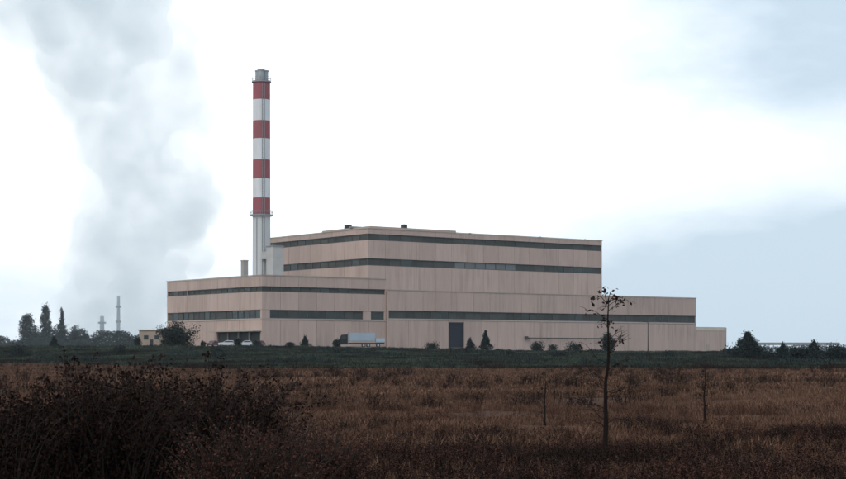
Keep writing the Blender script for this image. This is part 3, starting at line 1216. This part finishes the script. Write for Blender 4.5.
for px_, yt_, w_, Y_, lab_ in ((338, 350, 26, 330, 'broad dark low bush on the bank below the truck cab'),
                          (372, 352, 34, 318, 'wide low dark bush on the bank below the truck box'),
                          (120, 344, 18, 350, 'low dark bush on the bank below the distant towers'),
                          (218, 347, 14, 340, 'low dark bush on the bank below the pale estate car'),
                          (560, 351, 20, 322, 'low dark bush on the bank slope below the wall pipe'),
                          (668, 350, 15, 330, 'low dark bush on the bank slope right of the lamp post'),
                          (510, 349, 10, 340, 'small dark bush on the bank slope right of the spiky conifer'),
                          (20, 343, 26, 350, 'low dark bush on the bank at the left edge')):
    px_shrub('bush', lab_, 'bush', px_, yt_, w_, Y_, 'bushes on the bank slope', n=1500)

# far trees on the left, in haze
G3 = 'far hazy trees on the left'
for px, yt, w, D, kd, lab in (
        (27, 315, 18, 1310, 'column', 'hazy far tree at the very left edge of the view'),
        (45.5, 305, 11, 1350, 'column', 'slim hazy poplar taller than its neighbours far left'),
        (47, 321, 22, 1330, 'round', 'rounded hazy tree at the foot of the slim poplar'),
        (62, 308, 15, 1350, 'cone', 'hazy pointed tree right of the slim poplar'),
        (60, 320, 26, 1310, 'round', 'broad hazy tree below the hazy pointed tree'),
        (74, 318, 22, 1330, 'round', 'round hazy tree at the right end of the far clump'),
        (36, 324, 24, 1290, 'round', 'low hazy tree left of the slim poplar'),
        (84, 328, 18, 1350, 'round', 'small low hazy tree right of the far clump')):
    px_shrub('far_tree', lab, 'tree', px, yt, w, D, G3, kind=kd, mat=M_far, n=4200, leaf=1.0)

# far woods: a mass nobody could count
n = 84000
wx = np.concatenate([RNG.uniform(-620, -190, n // 6), RNG.uniform(-380, -180, n // 2), RNG.uniform(150, 620, n - n // 2 - n // 6)])
wy = 1280 + RNG.uniform(-25, 25, n)
hh = 13.5 + 3.5 * np.sin(wx * 0.05) + 2.5 * np.sin(wx * 0.13 + 1) + 1.5 * np.sin(wx * 0.41)
hh = hh * np.where(wx > 0, 0.45, 1.0)
wz = RNG.random(n) ** 0.8 * hh
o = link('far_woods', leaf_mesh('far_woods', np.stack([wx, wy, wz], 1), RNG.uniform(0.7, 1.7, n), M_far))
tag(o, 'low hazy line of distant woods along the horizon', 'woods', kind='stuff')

# distant works with steam
for px, yt, w, lab in ((102, 316, 5.0, 'faint stubby tower of a distant works, left of the taller one'), (118.5, 296, 3.6, 'faint slender tower of a distant works under the steam')):
    D = 1425.0
    p = at(px, 340, D)
    p.z = gz(p.x, D)
    tw = empty('distant_tower', p)
    tag(tw, lab, 'tower', 'towers of the distant works')
    hT = zof(yt, D) - p.z
    r_ = w / 2 / FPX * D
    m = MB()
    m.lathe([(r_ * 1.25, -0.5), (r_, hT * .5), (r_ * .8, hT)], 14)
    m.build('shaft', M_steel, tw)
    for k in (0.55, 0.8):
        m = MB()
        m.lathe([(r_ * 0.9, hT * k), (r_ * 1.6, hT * k + .2), (r_ * 1.6, hT * k + 1.6), (r_ * 0.9, hT * k + 1.7)], 14)
        m.build('platform', M_dark, tw)
    m = MB()
    m.box((0, 4, 5), (r_ * 6, 12, 10))
    m.build('base_block', M_steel, tw)

# ---- scattered grasses: shared tufts placed at real points (geometry nodes instances)
SRC = {}


def tuft_collection(name, mat, nvar, nb, h, spread, width, curl, seedheads=0):
    c = bpy.data.collections.new(name)
    for v in range(nvar):
        vs, fs = [], []
        for b in range(nb):
            th = random.uniform(0, 2 * math.pi)
            r = random.uniform(0, spread)
            bx_, by_ = r * math.cos(th), r * math.sin(th)
            hb = h * random.uniform(0.45, 1.1)
            dth = random.uniform(0, 2 * math.pi)
            ln = hb * random.uniform(0.1, curl)
            wv_ = width * random.uniform(0.6, 1.3)
            sx, sy = -math.sin(dth) * wv_, math.cos(dth) * wv_
            mx_, my_ = bx_ + math.cos(dth) * ln * .35, by_ + math.sin(dth) * ln * .35
            tx, ty = bx_ + math.cos(dth) * ln, by_ + math.sin(dth) * ln
            o_ = len(vs)
            vs += [(bx_ - sx, by_ - sy, -0.05), (bx_ + sx, by_ + sy, -0.05), (mx_ + sx * .8, my_ + sy * .8, hb * .6), (mx_ - sx * .8, my_ - sy * .8, hb * .6), (tx, ty, hb)]
            fs += [(o_, o_ + 1, o_ + 2, o_ + 3), (o_ + 3, o_ + 2, o_ + 4)]
            for s in range(seedheads):
                k = random.uniform(0.35, 1.0)
                cx_, cy_, cz_ = bx_ + (tx - bx_) * k, by_ + (ty - by_) * k, hb * k
                a = random.uniform(0, 6.28)
                e = random.uniform(0.012, 0.036)
                o_ = len(vs)
                vs += [(cx_, cy_, cz_), (cx_ + e * math.cos(a), cy_ + e * math.sin(a), cz_ + e * .5), (cx_ + 1.7 * e * math.cos(a + .5), cy_ + 1.7 * e * math.sin(a + .5), cz_ + e * random.uniform(-.6, .8)), (cx_ + e * math.cos(a + 1), cy_ + e * math.sin(a + 1), cz_ - e * .3)]
                fs += [(o_, o_ + 1, o_ + 2, o_ + 3)]
        me = bpy.data.meshes.new(name)
        me.from_pydata(vs, [], fs)
        me.update()
        me.materials.append(mat)
        c.objects.link(bpy.data.objects.new(name, me))
    return c


def scatter(name, pts, scales, coll, label, cat):
    me = bpy.data.meshes.new(name)
    me.vertices.add(len(pts))
    me.vertices.foreach_set('co', np.asarray(pts, dtype=np.float32).ravel())
    a = me.attributes.new('size', 'FLOAT', 'POINT')
    a.data.foreach_set('value', np.asarray(scales, dtype=np.float32))
    me.update()
    o = link(name, me)
    ng = bpy.data.node_groups.new(name, 'GeometryNodeTree')
    ng.interface.new_socket('Geometry', in_out='INPUT', socket_type='NodeSocketGeometry')
    ng.interface.new_socket('Geometry', in_out='OUTPUT', socket_type='NodeSocketGeometry')
    N, L = ng.nodes, ng.links
    gi, go = N.new('NodeGroupInput'), N.new('NodeGroupOutput')
    ip = N.new('GeometryNodeInstanceOnPoints')
    ci = N.new('GeometryNodeCollectionInfo')
    ci.inputs['Collection'].default_value = coll
    ci.inputs['Separate Children'].default_value = True
    ci.inputs['Reset Children'].default_value = True
    ip.inputs['Pick Instance'].default_value = True
    rv = N.new('FunctionNodeRandomValue')
    rv.data_type = 'FLOAT_VECTOR'
    rv.inputs['Min'].default_value = (-0.12, -0.12, 0)
    rv.inputs['Max'].default_value = (0.12, 0.12, 6.283)
    na = N.new('GeometryNodeInputNamedAttribute')
    na.data_type = 'FLOAT'
    na.inputs['Name'].default_value = 'size'
    L.new(gi.outputs[0], ip.inputs['Points'])
    L.new(ci.outputs[0], ip.inputs['Instance'])
    L.new(rv.outputs['Value'], ip.inputs['Rotation'])
    L.new(na.outputs['Attribute'], ip.inputs['Scale'])
    L.new(ip.outputs[0], go.inputs[0])
    md = o.modifiers.new('scatter', 'NODES')
    md.node_group = ng
    tag(o, label, cat, kind='stuff')
    return o


def field_points(n, y0, y1, margin=1.25, power=1.0):
    """random points in the strip of field ahead of the viewer, uniform per area times distance^-power"""
    u = RNG.random(n * 3)
    if power >= 2:
        y = y0 * (y1 / y0) ** u
    else:
        e = 2 - power
        y = (y0 ** e + (y1 ** e - y0 ** e) * u) ** (1 / e)
    x = RNG.uniform(-1, 1, n * 3) * (0.26 * margin * y + 2)
    return x[:n], y[:n]


def patch(x, y, s, seed):
    return np.array([mnoise.noise(Vector((a / s, b / s, seed))) for a, b in zip(x, y)])


straw = tuft_collection('dry_tuft', M_straw, 5, 26, 0.24, 0.26, 0.010, 0.9)
strawfar = tuft_collection('dry_clump', M_straw, 4, 26, 0.22, 0.65, 0.03, 1.0)
x, y = field_points(38000, 14, 95, power=0.7)
p_ = patch(x, y, 5.0, 1.0)
keep = p_ > -0.28
x, y, p_ = x[keep], y[keep], p_[keep]
scatter('dry_grass', np.stack([x, y, height(x, y)], 1), (0.75 + 0.7 * np.clip(p_ + 0.2, 0, 1)) * RNG.uniform(0.6, 1.2, len(x)), straw, 'dry brown grass covering the near field', 'grass')
x, y = field_points(60000, 80, 312, power=1.0)
k = y < bank_foot(x) + 1
x, y = x[k], y[k]
p_ = patch(x, y, 16.0, 2.0)
scatter('dry_grass', np.stack([x, y, height(x, y)], 1), (0.7 + 0.6 * np.clip(p_ + 0.3, 0, 1)) * RNG.uniform(0.5, 1.3, len(x)), strawfar, 'dry brown grass reaching across to the green bank', 'grass')

weed = tuft_collection('russet_weed', M_russet, 6, 16, 0.70, 0.30, 0.006, 0.8, seedheads=12)
dweed = tuft_collection('dark_weed', M_darkweed, 6, 18, 0.70, 0.32, 0.007, 0.8, seedheads=12)
x, y = field_points(3000, 60, 300, power=1.2)
k = y < bank_foot(x)
x, y = x[k], y[k]
p_ = patch(x, y, 12.0, 5.0)
k = p_ > 0.02
scatter('field_weeds', np.stack([x[k], y[k], height(x[k], y[k])], 1), RNG.uniform(0.6, 1.3, k.sum()), dweed, 'scattered dark weed stalks dotting the dry field', 'weeds')
x, y = field_points(3600, 17, 62, power=1.0)
p_ = patch(x, y, 4.0, 6.0)
k = (p_ > -0.25 + (y - 26) * 0.010)
scatter('russet_weeds', np.stack([x[k], y[k], height(x[k], y[k])], 1), RNG.uniform(0.3, 0.65, k.sum()), weed, 'russet weeds in the near field', 'weeds')
x, y = field_points(6800, 15, 46, power=0.6)
p_ = patch(x, y, 3.5, 8.0)
k = (p_ > -0.55 + (y - 20) * 0.035)
scatter('dark_weeds', np.stack([x[k], y[k], height(x[k], y[k])], 1), RNG.uniform(0.3, 0.6, k.sum()), dweed, 'dark tangled weeds along the bottom of the view', 'weeds')

banktuft = tuft_collection('bank_tuft', M_banktuft, 4, 26, 0.34, 0.6, 0.035, 0.9)
x = RNG.uniform(-150, 150, 70000)
y = RNG.uniform(200, BANK1 + 9, 70000)
k = (y > bank_foot(x) - 2) & (np.abs(x) < 0.33 * y)
x, y = x[k], y[k]
scatter('bank_grass', np.stack([x, y, height(x, y)], 1), RNG.uniform(0.5, 1.5, len(x)), banktuft, 'dark green rough grass on the bank below the plant', 'grass')

scrub = tuft_collection('bank_scrub', M_green, 5, 30, 0.8, 0.7, 0.06, 0.9)
x = RNG.uniform(-140, 140, 16000)
y = RNG.uniform(200, BANK1 + 5, 16000)
k = (y > bank_foot(x) - 1) & (np.abs(x) < 0.33 * y)
x, y = x[k], y[k]
p_ = patch(x, y * 0.6, 11.0, 12.0)
k = p_ > 0.02
scatter('bank_scrub', np.stack([x[k], y[k], height(x[k], y[k])], 1), (0.5 + 1.2 * p_[k]) * RNG.uniform(0.5, 1.3, k.sum()), scrub, 'low dark scrub growing in patches on the bank', 'scrub')

# rough growth where the field meets the bank
x = RNG.uniform(-90, 90, 2600)
p_ = patch(x, x * 0 + 3.0, 6.0, 15.0)
y = bank_foot(x) + RNG.uniform(-5, 6, 2600)
k = (p_ > -0.12) & (np.abs(x) < 0.33 * y)
scatter('edge_weeds', np.stack([x[k], y[k], height(x[k], y[k])], 1), (0.6 + 0.9 * np.clip(p_[k] + 0.1, 0, 1)) * RNG.uniform(0.5, 1.4, k.sum()), dweed, 'ragged dark weeds along the foot of the green bank', 'weeds')

# ---- near bramble thickets on the left
def bramble(name, label, cx, cy, rx, ry, h, nst, nleaf, leaf, mat, spiky=0.25, seed=0):
    rnd = random.Random(seed)
    z0 = gz(cx, cy)
    t = empty(name, (cx, cy, z0))
    tag(t, label, 'bramble', 'brambles in the left foreground')
    m = MB()
    lp_, ls_ = [], []
    for i in range(nst):
        a, r = rnd.uniform(0, 6.283), math.sqrt(rnd.random())
        bx_, by_ = rx * 0.8 * r * math.cos(a), ry * 0.8 * r * math.sin(a)
        prof = math.sqrt(max(0.05, 1 - (bx_ / rx) ** 2 * 0.9))
        hh_ = h * prof * rnd.uniform(0.55, 1.0) * (1 + (spiky if rnd.random() < 0.2 else 0))
        d = rnd.uniform(0, 6.283)
        ln = rnd.uniform(0.1, 0.7) * hh_
        pts_ = []
        for k in range(6):
            s = k / 5
            pts_.append((bx_ + math.cos(d) * ln * s ** 1.6, by_ + math.sin(d) * ln * s ** 1.6, hh_ * (1.35 * s - 0.4 * s * s) - 0.05))
        m.tube(pts_, [0.012 * (1 - 0.75 * k / 5) for k in range(6)], 4, False)
        for k in range(int(nleaf / nst)):
            s = rnd.random() ** 0.95
            q = s * 5
            i0 = min(4, int(q))
            A_, B_ = Vector(pts_[i0]), Vector(pts_[i0 + 1])
            c = A_.lerp(B_, q - i0)
            sp = 0.16 * (1.15 - s)
            lp_.append((c.x + rnd.gauss(0, sp), c.y + rnd.gauss(0, sp), max(0.02, c.z + rnd.gauss(0, sp * .8))))
            ls_.append(leaf * rnd.uniform(0.5, 1.35))
    m.build('stem_mass', M_stem, t)['kind'] = 'stuff'
    o = link('foliage', leaf_mesh('foliage', np.array(lp_), np.array(ls_), mat, LEAF), None, t)
    return t


def bpx(px, Y):
    return (px - CX) / FPX * Y


def bh(py, Y):
    return zof(py, Y)


bramble('bramble_bush', 'big nearly black bramble mass at the lower left corner', bpx(95, 21), 21, 1.25, 0.9, bh(376, 21), 405, 43605, 0.040, M_bramble, seed=1)
bramble('bramble_bush', 'dark bramble spilling out of the left edge of the view', bpx(5, 20), 20, 0.8, 0.8, bh(398, 20), 253, 23085, 0.040, M_bramble, seed=2)
bramble('bramble_bush', 'tall ragged bramble reaching up over the green bank', bpx(212, 23), 23, 0.75, 0.6, bh(366, 23), 152, 10773, 0.040, M_bramble, spiky=0.2, seed=3)
bramble('bramble_bush', 'low dark bramble sloping down to the right of the tall one', bpx(255, 24), 24, 0.55, 0.6, bh(405, 24), 152, 10773, 0.040, M_bramble, seed=4)
bramble('bramble_bush', 'russet brown bramble low in front of the dark ones', bpx(250, 19.5), 19.5, 0.95, 0.6, bh(412, 19.5), 240, 16000, 0.028, M_russet, seed=5)
bramble('bramble_bush', 'low reddish brown bramble right of the larger russet one', bpx(325, 22), 22, 0.5, 0.5, bh(440, 22), 150, 9000, 0.028, M_russet, seed=6)
bramble('bramble_bush', 'dark bramble behind the big mass near its peak', bpx(140, 25), 25, 0.95, 0.7, bh(372, 25), 202, 16672, 0.040, M_bramble, seed=7)


# ---- saplings in the field
def sapling(px, ybase, ytop, label, seed, rad, nbr, nleaf, lean=0.0, crown=True):
    rnd = random.Random(seed)
    Y = EYE * FPX / (ybase - HOR)
    X = bpx(px, Y)
    z0 = gz(X, Y)
    h = zof(ytop, Y) - z0
    t = empty('sapling', (X, Y, z0))
    tag(t, label, 'sapling', 'young trees in the field')
    m = MB()
    trunk = []
    for k in range(9):
        s = k / 8
        trunk.append((lean * s * h + 0.009 * h * math.sin(s * 6 + seed) + 0.006 * h * math.sin(s * 17 + seed), 0.015 * h * math.sin(s * 5), -0.1 + (h + 0.1) * s))
    rads = [rad * (1 - 0.86 * (k / 8) ** 0.9) for k in range(9)]
    m.tube(trunk, rads, 8)
    m.build('trunk', M_sapbark, t, smooth=True)
    lp_, ls_ = [], []
    bm_ = MB()
    for i in range(nbr):
        s = 0.22 + 0.76 * (i + rnd.random() * .6) / nbr
        i0 = min(7, int(s * 8))
        st = Vector(trunk[i0]).lerp(Vector(trunk[i0 + 1]), s * 8 - i0)
        a = rnd.uniform(0, 6.283)
        L_ = h * rnd.uniform(0.10, 0.24) * (1.1 - 0.5 * s)
        pts_ = [st]
        dz = rnd.uniform(0.5, 1.0)
        for k in range(1, 6):
            q = k / 5
            pts_.append(st + Vector((math.cos(a) * L_ * q, math.sin(a) * L_ * q, L_ * dz * (q - 0.45 * q * q)) ) + Vector((rnd.gauss(0, .01), rnd.gauss(0, .01), rnd.gauss(0, .01))) * h)
        bm_.tube(pts_, [rad * 0.16 * (1 - 0.7 * k / 5) * (1.1 - 0.5 * s) for k in range(6)], 5, False)
        for tw in range(5):
            k0 = rnd.randint(2, 5)
            b0_ = pts_[k0]
            aa = a + rnd.uniform(-1.2, 1.2)
            e = b0_ + Vector((math.cos(aa), math.sin(aa), rnd.uniform(-0.3, 0.8))) * L_ * 0.45
            bm_.tube([b0_, (b0_ + e) / 2 + Vector((0, 0, 0.02)), e], [rad * .08, rad * .06, rad * .03], 4, False)
            for _ in range(max(1, int(nleaf / nbr / 5))):
                c = b0_.lerp(e, rnd.uniform(0.2, 1.1))
                lp_.append((c.x + rnd.gauss(0, .03), c.y + rnd.gauss(0, .03), c.z + rnd.gauss(0, .03)))
                ls_.append(rnd.uniform(0.035, 0.08))
    bm_.build('branches', M_sapbark, t)
    if lp_:
        link('foliage', leaf_mesh('foliage', np.array(lp_), np.array(ls_), M_sapleaf, LEAF), None, t)
    return t


sap = sapling(607, 470, 298, 'tall thin sapling with sparse drooping leaves in the right foreground', 3, 0.052, 26, 150)
# leafy drooping top of the tall sapling
Ysap = sap.location.y
ppm = FPX / Ysap
hs = zof(298, Ysap) - sap.location.z
m = MB()
lp_, ls_ = [], []
rnd = random.Random(5)
for dx, dy in ((-0.22, -0.03), (0.26, 0.0), (0.12, 0.12), (-0.1, 0.14), (0.30, -0.10)):
    s0 = Vector((0.0, 0, hs - 0.10))
    e = Vector((dx, rnd.uniform(-.1, .1), hs + dy))
    mid = (s0 + e) / 2 + Vector((0, 0, 0.10))
    m.tube([s0, mid, e], [0.008, 0.006, 0.004], 4, False)
    for _ in range(9):
        c = mid.lerp(e, rnd.uniform(-0.2, 1.1))
        lp_.append((c.x + rnd.gauss(0, .045), c.y + rnd.gauss(0, .045), c.z + rnd.gauss(0, .035)))
        ls_.append(rnd.uniform(0.04, 0.085))
m.build('top_twigs', M_sapbark, sap)
link('top_leaves', leaf_mesh('top_leaves', np.array(lp_), np.array(ls_), M_sapleaf, LEAF), None, sap)
sapling(705, 424, 366, 'small bare sapling right of the tall one, below the annex', 8, 0.045, 9, 110)
sapling(545, 428, 371, 'small bare sapling left of the tall one in the mid field', 9, 0.040, 8, 80)
sapling(520, 416, 394, 'tiny sapling left of the small bare sapling', 10, 0.03, 5, 40)

# ------------------------------------------------------------------ steam plume of the distant works
PD = 1400.0
path = [(114, 346, 58), (116, 322, 64), (121, 295, 68), (128, 268, 70), (138, 240, 77), (140, 205, 80), (136, 170, 78),
        (132, 135, 72), (120, 100, 80), (105, 65, 88), (80, 25, 98), (60, -25, 112), (50, -70, 120)]
bm = bmesh.new()
rnd = random.Random(21)
for (xa, ya, ra), (xb, yb, rb_) in zip(path[:-1], path[1:]):
    for k in range(30):
        s = rnd.random()
        cx_, cy_, r_ = xa + (xb - xa) * s, ya + (yb - ya) * s, ra + (rb_ - ra) * s
        a = rnd.uniform(0, 6.283)
        q = math.sqrt(rnd.random())
        pr = r_ * rnd.uniform(0.14, 0.42)
        ox = math.cos(a) * q * (r_ - pr)
        if ox > 0:
            ox *= 1.5
        p = at(cx_ + ox, cy_ + rnd.uniform(-8, 8), PD)
        p.y += math.sin(a) * q * (r_ - pr) * PD / FPX
        bmesh.ops.create_icosphere(bm, subdivisions=2, radius=pr * PD / FPX, matrix=Matrix.Translation(p))
me = bpy.data.meshes.new('steam_plume')
bm.to_mesh(me)
bm.free()
plume = link('steam_plume', me)
rm = plume.modifiers.new('remesh', 'REMESH')
rm.mode = 'VOXEL'
rm.voxel_size = 3.0
for size_, str_ in ((30.0, 15.0), (11.0, 6.0)):      # billows
    ct = bpy.data.textures.new('billow', 'CLOUDS')
    ct.noise_scale = size_
    ct.noise_depth = 3
    dm = plume.modifiers.new('billow', 'DISPLACE')
    dm.texture = ct
    dm.texture_coords = 'GLOBAL'
    dm.strength = str_
    dm.mid_level = 0.42
rm2 = plume.modifiers.new('close', 'REMESH')           # one clean closed skin again
rm2.mode = 'VOXEL'
rm2.voxel_size = 2.5
pm_ = bpy.data.materials.new('steam')
pm_.use_nodes = True
nt = pm_.node_tree
nt.nodes.clear()
vo = nt.nodes.new('ShaderNodeOutputMaterial')
vp = nt.nodes.new('ShaderNodeVolumePrincipled')
vp.inputs['Color'].default_value = (0.91, 0.97, 1.0, 1)
pn = nt.nodes.new('ShaderNodeTexNoise')
pg = nt.nodes.new('ShaderNodeNewGeometry')
pn.inputs['Scale'].default_value = 0.03
pn.inputs['Detail'].default_value = 4
pn.inputs['Roughness'].default_value = 0.6
nt.links.new(pg.outputs['Position'], pn.inputs['Vector'])
pr_ = nt.nodes.new('ShaderNodeMapRange')
pr_.inputs['From Min'].default_value = 0.42
pr_.inputs['From Max'].default_value = 0.60
pr_.inputs['To Min'].default_value = 0.0065
pr_.inputs['To Max'].default_value = 0.0135
nt.links.new(pn.outputs['Fac'], pr_.inputs['Value'])
nt.links.new(pr_.outputs['Result'], vp.inputs['Density'])
vp.inputs['Anisotropy'].default_value = 0.0
nt.links.new(vp.outputs[0], vo.inputs['Volume'])
me.materials.append(pm_)
tag(plume, 'tall pale grey steam plume rising from the distant works on the left', 'steam', kind='stuff')

# ------------------------------------------------------------------ haze
hzm = bpy.data.materials.new('haze')
hzm.use_nodes = True
nt = hzm.node_tree
nt.nodes.clear()
vo = nt.nodes.new('ShaderNodeOutputMaterial')
vp = nt.nodes.new('ShaderNodeVolumePrincipled')
vp.inputs['Color'].default_value = (0.86, 0.92, 0.98, 1)
vp.inputs['Density'].default_value = 0.000065
vp.inputs['Anisotropy'].default_value = 0.2
nt.links.new(vp.outputs[0], vo.inputs['Volume'])
m = MB()
m.box((0, 1250, 229), (5400, 3700, 460))
hz = m.build('haze', hzm)
tag(hz, 'pale damp air between the viewer and the far trees', 'haze', kind='stuff')
